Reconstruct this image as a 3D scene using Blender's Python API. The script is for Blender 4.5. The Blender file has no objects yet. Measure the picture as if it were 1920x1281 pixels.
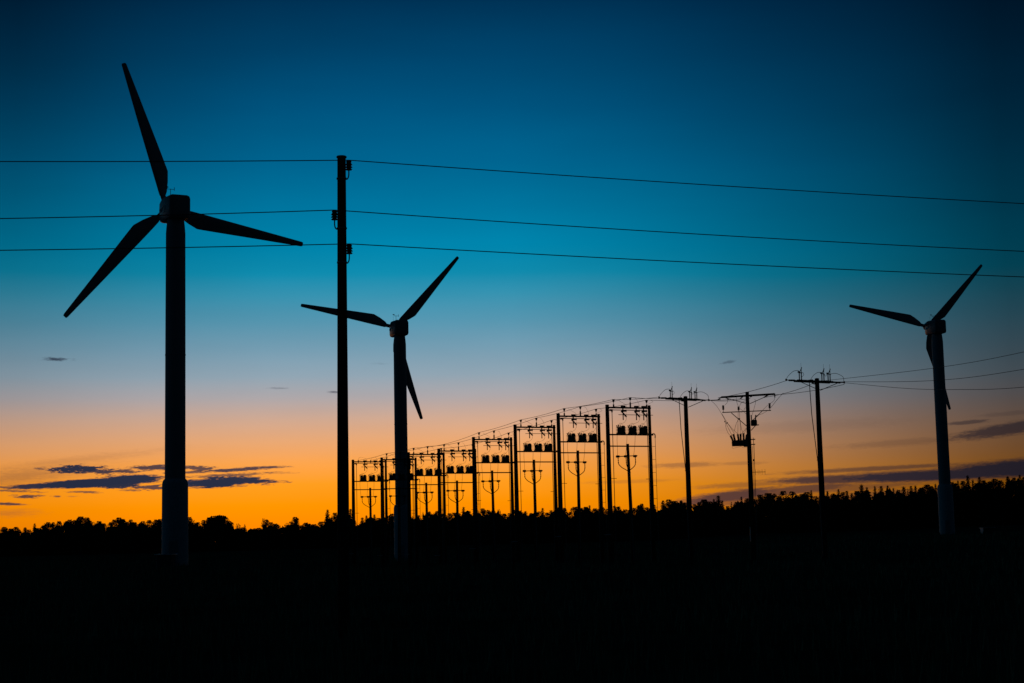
import bpy, math, random
from mathutils import Vector, Matrix
random.seed(7)
PI = math.pi
S = bpy.context.scene
C = S.collection
# ---------------------------------------------------------------- camera
F = 3100.0                      # focal length in photo pixels (1920 wide)
PITCH, ROLL, CAMH = math.atan(370 / F), 0.022, 2.0
fw = Vector((0, math.cos(PITCH), math.sin(PITCH)))
up0 = Vector((0, -math.sin(PITCH), math.cos(PITCH)))
rt0 = Vector((1, 0, 0))
rt = rt0 * math.cos(ROLL) - up0 * math.sin(ROLL)
up = up0 * math.cos(ROLL) + rt0 * math.sin(ROLL)
cam = bpy.data.cameras.new('camera')
cam.sensor_width = 36
cam.lens = 36 * F / 1920
cam.clip_start, cam.clip_end = 0.1, 20000
co = bpy.data.objects.new('camera', cam)
C.objects.link(co)
m = Matrix((rt, up, -fw)).transposed().to_4x4()
m.translation = (0, 0, CAMH)
co.matrix_world = m
S.camera = co
S.render.resolution_x, S.render.resolution_y = 1024, 683


def ray(x, y):
    return fw + rt * ((x - 960) / F) - up * ((y - 640.5) / F)


def at(x, y, D):
    """world point seen in the photograph at x, y, at distance D in front"""
    d = ray(x, y)
    return Vector((0, 0, CAMH)) + d * (D / d.y)


# ---------------------------------------------------------------- world: dusk sky
S.view_settings.view_transform = 'Standard'
S.view_settings.look = 'None'
S.view_settings.exposure = 0
S.view_settings.gamma = 1
W = bpy.data.worlds.new('World')
S.world = W
W.use_nodes = True
nt = W.node_tree
nt.nodes.clear()


def lin(c):
    c = c / 255
    return c / 12.92 if c < .04045 else ((c + .055) / 1.055) ** 2.4


def N(t, **k):
    n = nt.nodes.new(t)
    for a, b in k.items():
        setattr(n, a, b)
    return n


def setin(sock, v):
    if hasattr(v, 'is_output') or hasattr(v, 'links'):
        nt.links.new(v, sock)
    else:
        sock.default_value = v


def M(op, a, b=None, c=None):
    n = N('ShaderNodeMath', operation=op)
    setin(n.inputs[0], a)
    if b is not None:
        setin(n.inputs[1], b)
    if c is not None:
        setin(n.inputs[2], c)
    return n.outputs[0]


def ramp(fac, stops, mode='LINEAR'):
    n = N('ShaderNodeValToRGB')
    r = n.color_ramp
    r.interpolation = mode
    stops = sorted(stops)
    while len(r.elements) < len(stops):
        r.elements.new(0.5)
    for e, (p, c) in zip(r.elements, stops):
        e.position = p
        e.color = (*c, 1) if not isinstance(c, (int, float)) else (c, c, c, 1)
    setin(n.inputs[0], fac)
    return n.outputs[0]


tc = N('ShaderNodeTexCoord')
sx = N('ShaderNodeSeparateXYZ')
nt.links.new(tc.outputs['Generated'], sx.inputs[0])
az = M('ARCTAN2', sx.outputs[0], sx.outputs[1])
el = M('ARCSINE', sx.outputs[2])


def azel(x, y):
    d = ray(x, y).normalized()
    return math.atan2(d.x, d.y), math.asin(d.z)


# colour of the afterglow against height (photo row at the middle of the picture)
rows = [(-60, 0, 44, 76), (0, 0, 52, 88), (100, 0, 68, 108), (200, 0, 84, 127), (300, 0, 102, 146), (390, 0, 120, 162),
        (460, 0, 134, 174), (510, 16, 142, 177), (550, 55, 147, 177), (600, 88, 152, 178), (650, 119, 159, 180),
        (700, 146, 166, 180), (740, 176, 169, 171), (780, 210, 170, 146), (820, 235, 170, 118),
        (860, 252, 165, 78), (900, 258, 158, 32), (940, 259, 149, 0), (980, 256, 136, 0), (1010, 248, 118, 0)]
ELMAX = 0.5
st = []
for y, r, g, b in rows:
    e = azel(960, y)[1]
    st.append((max(0, min(1, e / ELMAX)), (lin(r) * .5, lin(g) * .5, lin(b) * .5)))
st += [(0.92, (0, .005, .015)), (1.0, (0, .0018, .006))]
sh = N('ShaderNodeMapRange', interpolation_type='SMOOTHSTEP')     # away from the sunset the orange lies lower
setin(sh.inputs['Value'], az)
sh.inputs['From Min'].default_value, sh.inputs['From Max'].default_value = .02, .2
sh.inputs['To Max'].default_value = .009
skycol = ramp(M('DIVIDE', M('ADD', el, sh.outputs[0]), ELMAX), st)
# brightness against compass direction: sun set left of the middle, lens corner darkening painted in
axx = lambda x: azel(x, 700)[0]
AZ = [(-3.14, .002, .002), (-2.2, .004, .004), (-1.5, .01, .01), (-.9, .12, .1), (-.5, .6, .2), (axx(50), .86, .27), (axx(250), .96, .58),
      (axx(500), 1.01, .88), (axx(700), 1.0, .98), (axx(960), .98, .98), (axx(1200), .80, .84),
      (axx(1450), .53, .62), (axx(1680), .33, .41), (axx(1880), .18, .2), (.5, .1, .1), (.9, .05, .05), (1.5, .03, .03), (2.2, .004, .004), (3.14, .002, .002)]
azf = M('DIVIDE', M('ADD', az, PI), 2 * PI)
hi = N('ShaderNodeMapRange')
setin(hi.inputs['Value'], el)
hi.inputs['From Min'].default_value, hi.inputs['From Max'].default_value = .045, .33
Blo = ramp(azf, [((a[0] + PI) / (2 * PI), a[1]) for a in AZ])
Bhi = ramp(azf, [((a[0] + PI) / (2 * PI), a[2]) for a in AZ])
Bf = M('ADD', M('MULTIPLY', Blo, M('SUBTRACT', 1.0, hi.outputs[0])), M('MULTIPLY', Bhi, hi.outputs[0]))


def scalecol(col, f):
    n = N('ShaderNodeVectorMath', operation='SCALE')
    setin(n.inputs[0], col)
    setin(n.inputs['Scale'], f)
    return n.outputs[0]


# faint unevenness of the high haze
cv = N('ShaderNodeCombineXYZ')
setin(cv.inputs[0], M('MULTIPLY', az, 5.0))
setin(cv.inputs[1], M('MULTIPLY', el, 26.0))
nz = N('ShaderNodeTexNoise')
nt.links.new(cv.outputs[0], nz.inputs['Vector'])
nz.inputs['Scale'].default_value = 1.0
nz.inputs['Detail'].default_value = 4
haze = M('ADD', M('MULTIPLY', nz.outputs['Fac'], .2), .9)
sky = scalecol(skycol, M('MULTIPLY', M('MULTIPLY', Bf, 2.0), haze))
# clouds : x, y, half width, half height (photo px), slope, soft edge, raggedness, opacity
CL = [(142, 880, 60, 8.5, -.02, .3, 1.5, .995), (175, 884, 60, 6, .02, .4, 1.6, .95), (222, 884, 44, 5.5, -.03, .4, 1.6, .9), (290, 877, 60, 6, -.02, .4, 1.5, .92),
      (368, 878, 46, 5.5, .04, .4, 1.5, .88), (350, 886, 60, 3.6, -.03, .5, 1.3, .8), (438, 881, 104, 4.4, -.06, .45, 1.1, .93), (500, 877, 50, 3.6, -.04, .5, 1.0, .9),
      (85, 911, 95, 6.5, -.055, .35, .5, .985), (170, 906, 125, 9.5, -.065, .25, .45, 1.0), (240, 900, 80, 11.5, -.06, .3, .7, 1.0), (280, 914, 50, 6, -.03, .4, 1.6, .88),
      (215, 910, 50, 7, 0, .3, 1.2, .995), (400, 906, 80, 11, -.03, .3, .7, 1.0), (450, 900, 80, 9, .04, .35, .9, .995), (475, 903, 66, 5.5, 0, .4, 1.1, .985),
      (430, 891, 110, 4.2, -.06, .6, 1.3, .8), (510, 887, 60, 3, -.02, .8, 1.2, .4),
      (52, 931, 34, 4, -.01, .5, 1.7, .88), (12, 945, 40, 3.4, .01, .5, .8, .9), (160, 923, 36, 2.6, 0, .6, 1.6, .75), (28, 921, 60, 3, .02, .6, 1.6, .7),
      (245, 919, 22, 3, 0, .6, 1.3, .75), (108, 931, 9, 2.6, 0, .6, .9, .75), (138, 931, 18, 1.8, 0, .8, 1.4, .5), (10, 914, 50, 3.5, .03, .6, 1.5, .8), (75, 879, 18, 3, 0, .6, 1.4, .7), (255, 885, 14, 2, 0, .6, 1.2, .6),
      (40, 893, 210, 30, -.14, .9, .5, .42), (120, 866, 280, 13, -.13, .9, .6, .22), (20, 962, 80, 12, -.02, .9, .7, .3),
      (106, 674, 34, 4.2, -.01, .7, 1.4, .85), (627, 735, 14, 3.5, 0, .7, 1.2, .6), (520, 728, 24, 3, 0, .8, 1.4, .35),
      (712, 682, 28, 3, 0, .9, 1.2, .14), (1365, 679, 16, 3.5, -.1, .8, 1.1, .4),
      (1900, 803, 150, 15, -.15, .8, .5, .75), (1815, 792, 50, 5, -.07, .8, .7, .55), (1900, 775, 80, 6, -.06, .9, .6, .2),
      (1760, 891, 330, 15, -.035, .8, .3, .95), (1590, 898, 210, 11, -.03, .8, .35, .85), (1940, 876, 250, 22, -.06, .7, .3, .95), (1640, 879, 230, 6, -.045, .9, .5, .6),
      (1600, 915, 190, 9, -.07, .9, .6, .5), (1370, 931, 150, 15, -.13, .8, .4, .85), (1500, 918, 160, 11, -.09, .8, .5, .75), (1420, 942, 160, 10, -.02, .9, .5, .6),
      (1285, 872, 90, 7, -.03, .9, .6, .38), (1390, 869, 60, 5, -.03, .9, .6, .25), (1400, 909, 130, 7, -.05, .9, .6, .4),
      (1180, 903, 120, 5, -.03, .95, .6, .2), (1660, 928, 220, 13, -.05, .9, .5, .45), (1690, 830, 170, 9, -.06, .95, .6, .22),
      (1500, 800, 260, 16, -.04, .95, .6, .1)]
cv2 = N('ShaderNodeCombineXYZ')
setin(cv2.inputs[0], M('MULTIPLY', az, 130.0))
setin(cv2.inputs[1], M('MULTIPLY', M('SUBTRACT', el, M('MULTIPLY', az, .03)), 800.0))
nz2 = N('ShaderNodeTexNoise')
nt.links.new(cv2.outputs[0], nz2.inputs['Vector'])
nz2.inputs['Scale'].default_value = 1.0
nz2.inputs['Detail'].default_value = 6
nz2.inputs['Roughness'].default_value = .6
cv3 = N('ShaderNodeCombineXYZ')
setin(cv3.inputs[0], M('MULTIPLY', az, 420.0))
setin(cv3.inputs[1], M('MULTIPLY', M('SUBTRACT', el, M('MULTIPLY', az, .03)), 2600.0))
nz3 = N('ShaderNodeTexNoise')
nt.links.new(cv3.outputs[0], nz3.inputs['Vector'])
nz3.inputs['Scale'].default_value = 1.0
nz3.inputs['Detail'].default_value = 3
nn = M('ADD', M('SUBTRACT', nz2.outputs['Fac'], .5), M('MULTIPLY', M('SUBTRACT', nz3.outputs['Fac'], .5), .55))
dens = 0.0
for x, y, w, h, s, soft, amp, op in CL:
    a0, e0 = azel(x, y)
    da = M('SUBTRACT', az, a0)
    v = M('DIVIDE', M('SUBTRACT', M('SUBTRACT', el, e0), M('MULTIPLY', da, -(s + .022))), h / F)
    u = M('DIVIDE', da, w / F)
    r = M('SQRT', M('ADD', M('MULTIPLY', u, u), M('MULTIPLY', v, v)))
    d = M('ADD', M('SUBTRACT', 1.0, r), M('MULTIPLY', nn, amp * 1.6))
    mr = N('ShaderNodeMapRange', interpolation_type='SMOOTHSTEP')
    setin(mr.inputs['Value'], d)
    mr.inputs['From Min'].default_value = 0
    mr.inputs['From Max'].default_value = soft * (.75 if x > 1000 else 1.3)
    mr.inputs['To Max'].default_value = op
    q = mr.outputs[0]
    dens = q if isinstance(dens, float) else M('MAXIMUM', dens, q)
cc = N('ShaderNodeCombineColor')
cc.inputs[0].default_value, cc.inputs[1].default_value, cc.inputs[2].default_value = .022, .028, .058
ccol = scalecol(cc.outputs[0], M('ADD', M('MULTIPLY', Bf, .8), .2))
mx = N('ShaderNodeMix', data_type='RGBA')
setin(mx.inputs[0], dens)
nt.links.new(sky, mx.inputs[6])
nt.links.new(ccol, mx.inputs[7])
# the night side of the sky behind the camera is a dull blue
bk = N('ShaderNodeCombineColor')
bk.inputs[0].default_value, bk.inputs[1].default_value, bk.inputs[2].default_value = .0004, .0036, .0085
addn = N('ShaderNodeVectorMath', operation='ADD')
nt.links.new(mx.outputs[2], addn.inputs[0])
nt.links.new(scalecol(bk.outputs[0], ramp(azf, [(0, 1.0), ((PI - 1.2) / 2 / PI, 1.0), ((PI - .6) / 2 / PI, 0.0), ((PI + .6) / 2 / PI, 0.0), ((PI + 1.2) / 2 / PI, 1.0), (1, 1.0)])), addn.inputs[1])
lobe = ramp(azf, [(0, 0), ((PI - 2.3) / 2 / PI, 0.0), ((PI - 1.5) / 2 / PI, 1.0), ((PI - .75) / 2 / PI, .7), ((PI - .5) / 2 / PI, 0.0), ((PI + .5) / 2 / PI, 0.0), ((PI + 1.0) / 2 / PI, .22), ((PI + 1.8) / 2 / PI, .18), ((PI + 2.3) / 2 / PI, 0), (1, 0)])  # teal glow added to the unseen side sky to light the tower edges
lfade = N('ShaderNodeMapRange')
setin(lfade.inputs['Value'], el)
lfade.inputs['From Min'].default_value, lfade.inputs['From Max'].default_value = .9, .2
sd = N('ShaderNodeCombineColor')
sd.inputs[0].default_value, sd.inputs[1].default_value, sd.inputs[2].default_value = .0, .034, .062
add2 = N('ShaderNodeVectorMath', operation='ADD')
nt.links.new(addn.outputs[0], add2.inputs[0])
nt.links.new(scalecol(sd.outputs[0], M('MULTIPLY', lobe, lfade.outputs[0])), add2.inputs[1])
bg = N('ShaderNodeBackground')
nt.links.new(add2.outputs[0], bg.inputs['Color'])
bg.inputs['Strength'].default_value = 1.0
ow = N('ShaderNodeOutputWorld')
nt.links.new(bg.outputs[0], ow.inputs[0])


# ---------------------------------------------------------------- materials
def mat(name, col, rough=.7, metal=0.0, var=.3, scale=6.0, spec=.4, stretch=(1, 1, 1), bump=0.0):
    m = bpy.data.materials.new(name)
    m.use_nodes = True
    t = m.node_tree
    b = t.nodes['Principled BSDF']
    tcn = t.nodes.new('ShaderNodeTexCoord')
    mp = t.nodes.new('ShaderNodeMapping')
    mp.inputs['Scale'].default_value = stretch
    n = t.nodes.new('ShaderNodeTexNoise')
    n.inputs['Scale'].default_value = scale
    n.inputs['Detail'].default_value = 5
    r = t.nodes.new('ShaderNodeValToRGB')
    r.color_ramp.elements[0].position = .3
    r.color_ramp.elements[1].position = .7
    r.color_ramp.elements[0].color = (*[c * (1 - var) for c in col], 1)
    r.color_ramp.elements[1].color = (*[min(1, c * (1 + var)) for c in col], 1)
    t.links.new(tcn.outputs['Object'], mp.inputs[0])
    t.links.new(mp.outputs[0], n.inputs['Vector'])
    t.links.new(n.outputs['Fac'], r.inputs[0])
    t.links.new(r.outputs[0], b.inputs['Base Color'])
    b.inputs['Roughness'].default_value = rough
    b.inputs['Metallic'].default_value = metal
    b.inputs['Specular IOR Level'].default_value = spec
    if bump:
        bp = t.nodes.new('ShaderNodeBump')
        bp.inputs['Strength'].default_value = bump
        t.links.new(n.outputs['Fac'], bp.inputs['Height'])
        t.links.new(bp.outputs[0], b.inputs['Normal'])
    return m


WOOD = mat('tarred_pole_wood', (.035, .027, .02), .85, scale=4, stretch=(6, 6, .3), var=.5, spec=.05)
STEEL = mat('galvanised_steel', (.16, .17, .18), .55, .6, .25, 5)
DSTEEL = mat('weathered_dark_steel', (.06, .062, .065), .6, .3, .4, 5)
PORC = mat('brown_glazed_porcelain', (.05, .022, .014), .35, 0, .3, 3)
TANK = mat('grey_tank_paint', (.1, .11, .11), .6, 0, .2, 3)
CABLE = mat('black_cable_sheath', (.02, .02, .022), .6, 0, .2, 8)
ALU = mat('weathered_wire', (.05, .05, .052), .6, .2, .2, 8)
TOWER = mat('grey_tower_paint', (.3, .32, .33), .6, 0, .07, 1.2, spec=.1, stretch=(1, 1, .15))
BASEC = mat('pale_tower_base_coating', (.4, .43, .45), .6, 0, .2, 7, spec=.1)
NAC = mat('grey_nacelle_fibreglass', (.22, .23, .23), .4, 0, .06, 1.5)
EMB = mat('faded_emblem_paint', (.78, .8, .78), .5, 0, .1, 5)
BLADE = mat('grey_blade_gelcoat', (.32, .33, .34), .4, 0, .08, 1.0)
CONC = mat('dark_concrete', (.08, .08, .075), .95, 0, .3, 4, spec=0)  # plain dark grey with random variation
CROOF = mat('bare_sheet_roof', (.6, .62, .62), .35, .9, .1, 3)
CAB = mat('dark_green_cabinet_paint', (.03, .045, .035), .6, 0, .2, 3)
CABR = mat('pale_sheet_and_lit_side', (.6, .6, .6), .5, 0, .1, 3)  # pale sheet metal; also paints the lit side wall of the cabinets
BARK = mat('tree_bark', (.05, .04, .03), .9, 0, .4, 4)
LEAF = mat('broadleaf_foliage', (.035, .055, .02), .9, 0, .4, .8, spec=.1)
NEEDLE = mat('conifer_needles', (.022, .038, .018), .9, 0, .4, .8, spec=.1)
GROUND = mat('meadow_soil', (.05, .056, .036), 1.0, 0, .6, .35, spec=0, bump=0)
GRASS = mat('meadow_grass', (.12, .17, .1), 1.0, 0, .5, .15, spec=0)


# ---------------------------------------------------------------- mesh helpers
class MB:
    def __init__(s):
        s.v, s.f = [], []

    def ring(s, c, a, b, rx, ry, n):
        i0 = len(s.v)
        for k in range(n):
            t = 2 * PI * k / n
            s.v.append(tuple(c + a * (rx * math.cos(t)) + b * (ry * math.sin(t))))
        return i0

    def bridge(s, i, j, n):
        for k in range(n):
            s.f.append((i + k, i + (k + 1) % n, j + (k + 1) % n, j + k))

    def tube(s, pts, r, n=6, cap=True):
        pts = [Vector(p) for p in pts]
        rs = r if isinstance(r, (list, tuple)) else [r] * len(pts)
        prev = None
        ref = None
        for k, p in enumerate(pts):
            d = (pts[min(k + 1, len(pts) - 1)] - pts[max(k - 1, 0)])
            d = d.normalized() if d.length > 1e-9 else Vector((0, 0, 1))
            if ref is None or abs(ref.dot(d)) > .95:
                ref = Vector((0, 0, 1)) if abs(d.z) < .9 else Vector((0, 1, 0))
            a = (ref - d * ref.dot(d)).normalized()
            b = d.cross(a)
            ref = a
            i = s.ring(p, a, b, rs[k], rs[k], n)
            if prev is None:
                if cap:
                    s.f.append(tuple(range(i + n - 1, i - 1, -1)))
            else:
                s.bridge(prev, i, n)
            prev = i
        if cap:
            s.f.append(tuple(range(prev, prev + n)))
        return s

    def lathe(s, base, axis, prof, n=16):
        """prof: list of (distance along axis, radius)"""
        base, d = Vector(base), Vector(axis).normalized()
        ref = Vector((0, 0, 1)) if abs(d.z) < .9 else Vector((0, 1, 0))
        a = (ref - d * ref.dot(d)).normalized()
        b = d.cross(a)
        prev = None
        for h, r in prof:
            i = s.ring(base + d * h, a, b, max(r, 1e-4), max(r, 1e-4), n)
            if prev is None:
                s.f.append(tuple(range(i + n - 1, i - 1, -1)))
            else:
                s.bridge(prev, i, n)
            prev = i
        s.f.append(tuple(range(prev, prev + n)))
        return s

    def box(s, c, size, mtx=None, ch=0.0):
        """box, its four long (z) edges and its top and bottom chamfered by ch"""
        c = Vector(c)
        x, y, z = size[0] / 2, size[1] / 2, size[2] / 2
        ch = ch or min(size) * .12
        lv = []
        for zz, ins in ((-z, ch), (-z + ch, 0), (z - ch, 0), (z, ch)):
            X, Y = x - ins, y - ins
            lv.append([(X - ch, -Y, zz), (X, -Y + ch, zz), (X, Y - ch, zz), (X - ch, Y, zz),
                       (-X + ch, Y, zz), (-X, Y - ch, zz), (-X, -Y + ch, zz), (-X + ch, -Y, zz)])
        base = len(s.v)
        for L in lv:
            for p in L:
                p = Vector(p)
                if mtx is not None:
                    p = mtx @ p
                s.v.append(tuple(c + p))
        for k in range(3):
            s.bridge(base + 8 * k, base + 8 * (k + 1), 8)
        s.f.append(tuple(range(base + 7, base - 1, -1)))
        s.f.append(tuple(range(base + 24, base + 32)))
        return s

    def bar(s, a, b, w, h):
        """rectangular bar from a to b, h measured vertically"""
        a, b = Vector(a), Vector(b)
        d = b - a
        L = d.length
        d.normalize()
        ref = Vector((0, 0, 1)) if abs(d.z) < .95 else Vector((0, 1, 0))
        side = d.cross(ref).normalized()
        u = side.cross(d)
        mt = Matrix((d, side, u)).transposed()
        return s.box((a + b) / 2, (L, w, h), mt, min(w, h) * .12)

    def ribbed(s, a, axis, L, r, ribs, core=.55, n=10):
        prof = [(0, r * core)]
        for k in range(ribs):
            h0 = L * (k + .25) / ribs
            prof += [(h0, r * core), (h0 + L * .18 / ribs, r), (h0 + L * .5 / ribs, r * .92), (h0 + L * .6 / ribs, r * core)]
        prof += [(L, r * core)]
        return s.lathe(a, axis, prof, n)

    def build(s, name, material, parent=None, smooth=True):
        me = bpy.data.meshes.new(name)
        me.from_pydata(s.v, [], s.f)
        me.materials.append(material)
        if smooth:
            me.polygons.foreach_set('use_smooth', [True] * len(me.polygons))
            try:
                me.set_sharp_from_angle(angle=math.radians(35))
            except Exception:
                pass
        me.update()
        o = bpy.data.objects.new(name, me)
        C.objects.link(o)
        if parent:
            o.parent = parent
        return o


def spline(pts, sub=6):
    pts = [Vector(p) for p in pts]
    if len(pts) < 3:
        return pts
    P = [pts[0] * 2 - pts[1]] + pts + [pts[-1] * 2 - pts[-2]]
    out = []
    for i in range(1, len(P) - 2):
        p0, p1, p2, p3 = P[i - 1:i + 3]
        for k in range(sub):
            t = k / sub
            out.append(.5 * ((2 * p1) + (p2 - p0) * t + (2 * p0 - 5 * p1 + 4 * p2 - p3) * t * t + (3 * p1 - p0 - 3 * p2 + p3) * t ** 3))
    out.append(pts[-1])
    return out


def tag(o, label=None, cat=None, group=None, kind=None):
    for k, v in (('label', label), ('category', cat), ('group', group), ('kind', kind)):
        if v:
            o[k] = v
    return o


def thing(name, loc, rz, label, cat, group=None):
    o = bpy.data.objects.new(name, None)
    o.empty_display_size = .5
    C.objects.link(o)
    o.location = loc
    o.rotation_euler = (0, 0, rz)
    return tag(o, label, cat, group)


def copy_tree(o, parent=None):
    c = o.copy()
    C.objects.link(c)
    if parent:
        c.parent = parent
    for ch in list(o.children):
        copy_tree(ch, c)
    return c


# ---------------------------------------------------------------- ground
GP = [(0, 0, 0, 30), (-3.6, 35, 0, 25), (-30, 146, 0.15, 18), (-15.5, 226, -.75, 25), (65.4, 253, 1.05, 25), (10, 112, 0, 14), (18, 100, 0, 14),
      (3, 124, -.1, 10), (-3.2, 135, -.85, 10), (-8, 145, -1.35, 10), (-14, 158, -1.3, 10), (100, 520, 2.0, 60), (160, 520, 3, 60),
      (-150, 520, 0, 80), (0, 520, 0.4, 80), (0, 2500, 0, 800), (0, -300, 0, 200), (-600, 500, 0, 300), (600, 500, 2, 300)]


def gz(x, y):
    sw = sz = 0
    for a, b, z, s in GP:
        d2 = ((x - a) ** 2 + (y - b) ** 2) / (s * s)
        w = 1 / (.15 + d2) ** 2
        sw += w
        sz += w * z
    return sz / sw + .035 * math.sin(x * .9 + math.sin(y * .35)) * math.sin(y * .6)


g = MB()
xs = [-3000, -2000, -1200, -800, -500] + list(range(-300, -80, 20)) + list(range(-80, 81, 4)) + list(range(100, 320, 20)) + [500, 800, 1200, 2000, 3000]
ys = [-600, -300, -150, -60, -20] + list(range(0, 60, 3)) + list(range(60, 280, 6)) + list(range(280, 700, 20)) + [800, 1000, 1400, 2000, 3500]
for y in ys:
    for x in xs:
        g.v.append((x, y, gz(x, y)))
nx = len(xs)
for j in range(len(ys) - 1):
    for i in range(nx - 1):
        g.f.append((j * nx + i, j * nx + i + 1, (j + 1) * nx + i + 1, (j + 1) * nx + i))
tag(g.build('ground', GROUND), kind='structure')

gr = MB()
rnd0 = random.Random(21)
for k in range(26000):
    y = 7 + 95 * random.random() ** 1.5
    x = (random.random() * 2 - 1) * (y * .36 + 4)
    z = gz(x, y)
    h = random.uniform(.15, .5) * (1.3 if random.random() < .1 else 1)
    a = random.random() * PI
    w = .012 + .0006 * y
    lx, ly = random.uniform(-.2, .2), random.uniform(-.2, .2)
    i = len(gr.v)
    gr.v += [(x - w * math.cos(a), y - w * math.sin(a), z - .02), (x + w * math.cos(a), y + w * math.sin(a), z - .02), (x + lx * h, y + ly * h, z + h)]
    gr.f.append((i, i + 1, i + 2))
for k in range(16000):
    y = rnd0.uniform(95, 275)
    x = (rnd0.random() * 2 - 1) * (y * .34 + 4)
    z = gz(x, y)
    h = rnd0.uniform(.3, .7)
    a = rnd0.random() * PI
    w = .09
    i = len(gr.v)
    gr.v += [(x - w * math.cos(a), y - w * math.sin(a), z - .02), (x + w * math.cos(a), y + w * math.sin(a), z - .02), (x + .1 * h, y, z + h)]
    gr.f.append((i, i + 1, i + 2))
tag(gr.build('grass', GRASS, smooth=False), label='rough dark meadow grass covering the foreground', cat='grass', kind='stuff')

# ---------------------------------------------------------------- wind turbines
HUB = 32.0


def blade_mesh(ang):
    """one blade in the rotor plane (x, z), ang = direction seen from behind"""
    b = MB()
    er = Vector((math.cos(ang), 0, math.sin(ang)))
    et = Vector((math.sin(ang), 0, -math.cos(ang)))      # towards the trailing edge
    ey = Vector((0, 1, 0))
    o = Vector((0, 2.95, 0))
    n = 14
    prev = None
    secs = [(.55, -.24, .24, .24, 0), (1.18, -.24, .24, .24, 0), (1.34, -.31, .42, .2, 12), (1.45, -.33, .50, .17, 12), (2.3, -.34, .86, .14, 11), (3.2, -.34, 1.13, .12, 9), (3.45, -.34, 1.12, .115, 9),
            (5, -.325, .98, .095, 7), (7, -.31, .79, .075, 4), (9, -.295, .6, .055, 2), (11, -.275, .42, .04, 1), (12.6, -.26, .27, .028, 0), (13.35, -.25, .2, .02, 0), (13.5, -.2, .13, .012, 0)]
    for r, le, te, th, tw in secs:
        c = er * r + et * ((le + te) / 2) + o
        hw = (te - le) / 2
        t = math.radians(tw)
        a = et * math.cos(t) + ey * math.sin(t)
        q = er.cross(a)
        i = len(b.v)
        for k in range(n):
            p = 2 * PI * k / n
            cx = math.cos(p)
            thick = th * math.sin(p) * (1 if r < 1.2 else (.55 + .45 * (-cx)) * 1.15)
            b.v.append(tuple(c + a * (hw * cx) + q * thick))
        if prev is None:
            b.f.append(tuple(range(i + n - 1, i - 1, -1)))
        else:
            b.bridge(prev, i, n)
        prev = i
    b.f.append(tuple(range(prev, prev + n)))
    return b


def turbine(X, D, hubz, axis_az, phase, tilt, label):
    loc = Vector((X, D, hubz - HUB))
    t = thing('wind_turbine', loc, -math.radians(axis_az), label, 'wind turbine', 'wind turbines on the meadow')
    m = MB().lathe((0, 0, -.5), (0, 0, 1), [(0, 1.16), (7.75, 1.13), (8.05, 1.06), (8.2, .93)], 40)
    lo = m.build('tower_base', BASEC, t)
    m = MB()
    m.box((-.45, -1.12, 1.3), (.85, .1, 2.0), None, .04)
    m.build('door', TOWER, lo)
    MB().lathe((0, 0, 0), (0, 0, 1), [(0, 1.42), (.12, 1.4), (.14, 1.2)], 32).build('foundation_ring', CONC, lo)
    m = MB().lathe((0, 0, 7.6), (0, 0, 1), [(0, .9), (11, .885), (11.02, .91), (11.12, .91), (11.14, .885), (22.0, .86), (22.5, .82), (23.1, .76), (23.25, .76)], 40)
    m.build('tower', TOWER, t)
    # nacelle, cross-section with clipped corners, lofted front to back
    m = MB()
    prev = None
    for yy, hw, zb, zt, c in ((-1.42, .80, 31.62, 33.2, .28), (-1.36, .9, 31.5, 33.38, .3), (-1.22, .97, 31.4, 33.5, .3), (1.2, .99, 31.38, 33.62, .3), (2.0, .93, 31.45, 33.5, .34), (2.3, .78, 31.6, 33.25, .36)):
        i = len(m.v)
        m.v += [(-hw + c, yy, zb), (hw - c, yy, zb), (hw - c * .3, yy, zb + c * .25), (hw, yy, zb + c), (hw, yy, zt - c), (hw - c * .3, yy, zt - c * .3), (hw - c, yy, zt), (-hw + c, yy, zt), (-hw + c * .3, yy, zt - c * .3), (-hw, yy, zt - c), (-hw, yy, zb + c), (-hw + c * .3, yy, zb + c * .25)]
        if prev is None:
            m.f.append(tuple(range(i, i + 12)))
        else:
            m.bridge(i, prev, 12)
        prev = i
    m.f.append(tuple(range(prev + 11, prev - 1, -1)))
    nac = m.build('nacelle', NAC, t)
    for sx_ in (-1, 1):                      # worn emblem on each flank: a swoosh ring and a few strokes
        m = MB()
        Xe = sx_ * 1.0
        ringp = [(Xe, .35 + .42 * math.cos(a), 32.45 + .3 * math.sin(a)) for a in [2 * PI * k / 16 for k in range(14)]]
        m.tube(ringp, .035, 5)
        for k in range(4):
            m.tube([(Xe, 1.0 + k * .22, 32.28), (Xe, 1.07 + k * .22, 32.62)], .03, 5)
        m.build('emblem', EMB, nac)
    m = MB()
    m.tube([(-.45, .1, 33.5), (-.45, .1, 34.25)], .025)
    m.tube([(-.75, .1, 34.22), (-.1, .1, 34.22)], .022)
    m.tube([(-.1, .1, 34.1), (-.1, .1, 34.42)], .025)
    m.tube([(-.75, .1, 34.2), (-.75, .1, 34.36)], .02)
    m.box((-.78, .1, 34.4), (.26, .05, .1))
    m.tube([(-.72, .6, 33.45), (-.72, .6, 34.2)], .012)
    m.build('wind_vane', DSTEEL, nac)
    nac.location.z = -.6
    m = MB().lathe((0, 2.2, 0), (0, 1, 0), [(0, .5), (.2, .6), (1.05, .6), (1.3, .52), (1.5, .3), (1.6, .08)], 24)
    rot = [m.build('hub', NAC, t)]
    for k in range(3):
        rot.append(blade_mesh(math.radians(phase + 120 * k)).build('blade', BLADE, t))
    for o in rot:                            # the shaft is tilted up a little
        o.location = (0, 0, HUB)
        o.rotation_euler = (math.radians(tilt), 0, 0)
    return t


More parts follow.
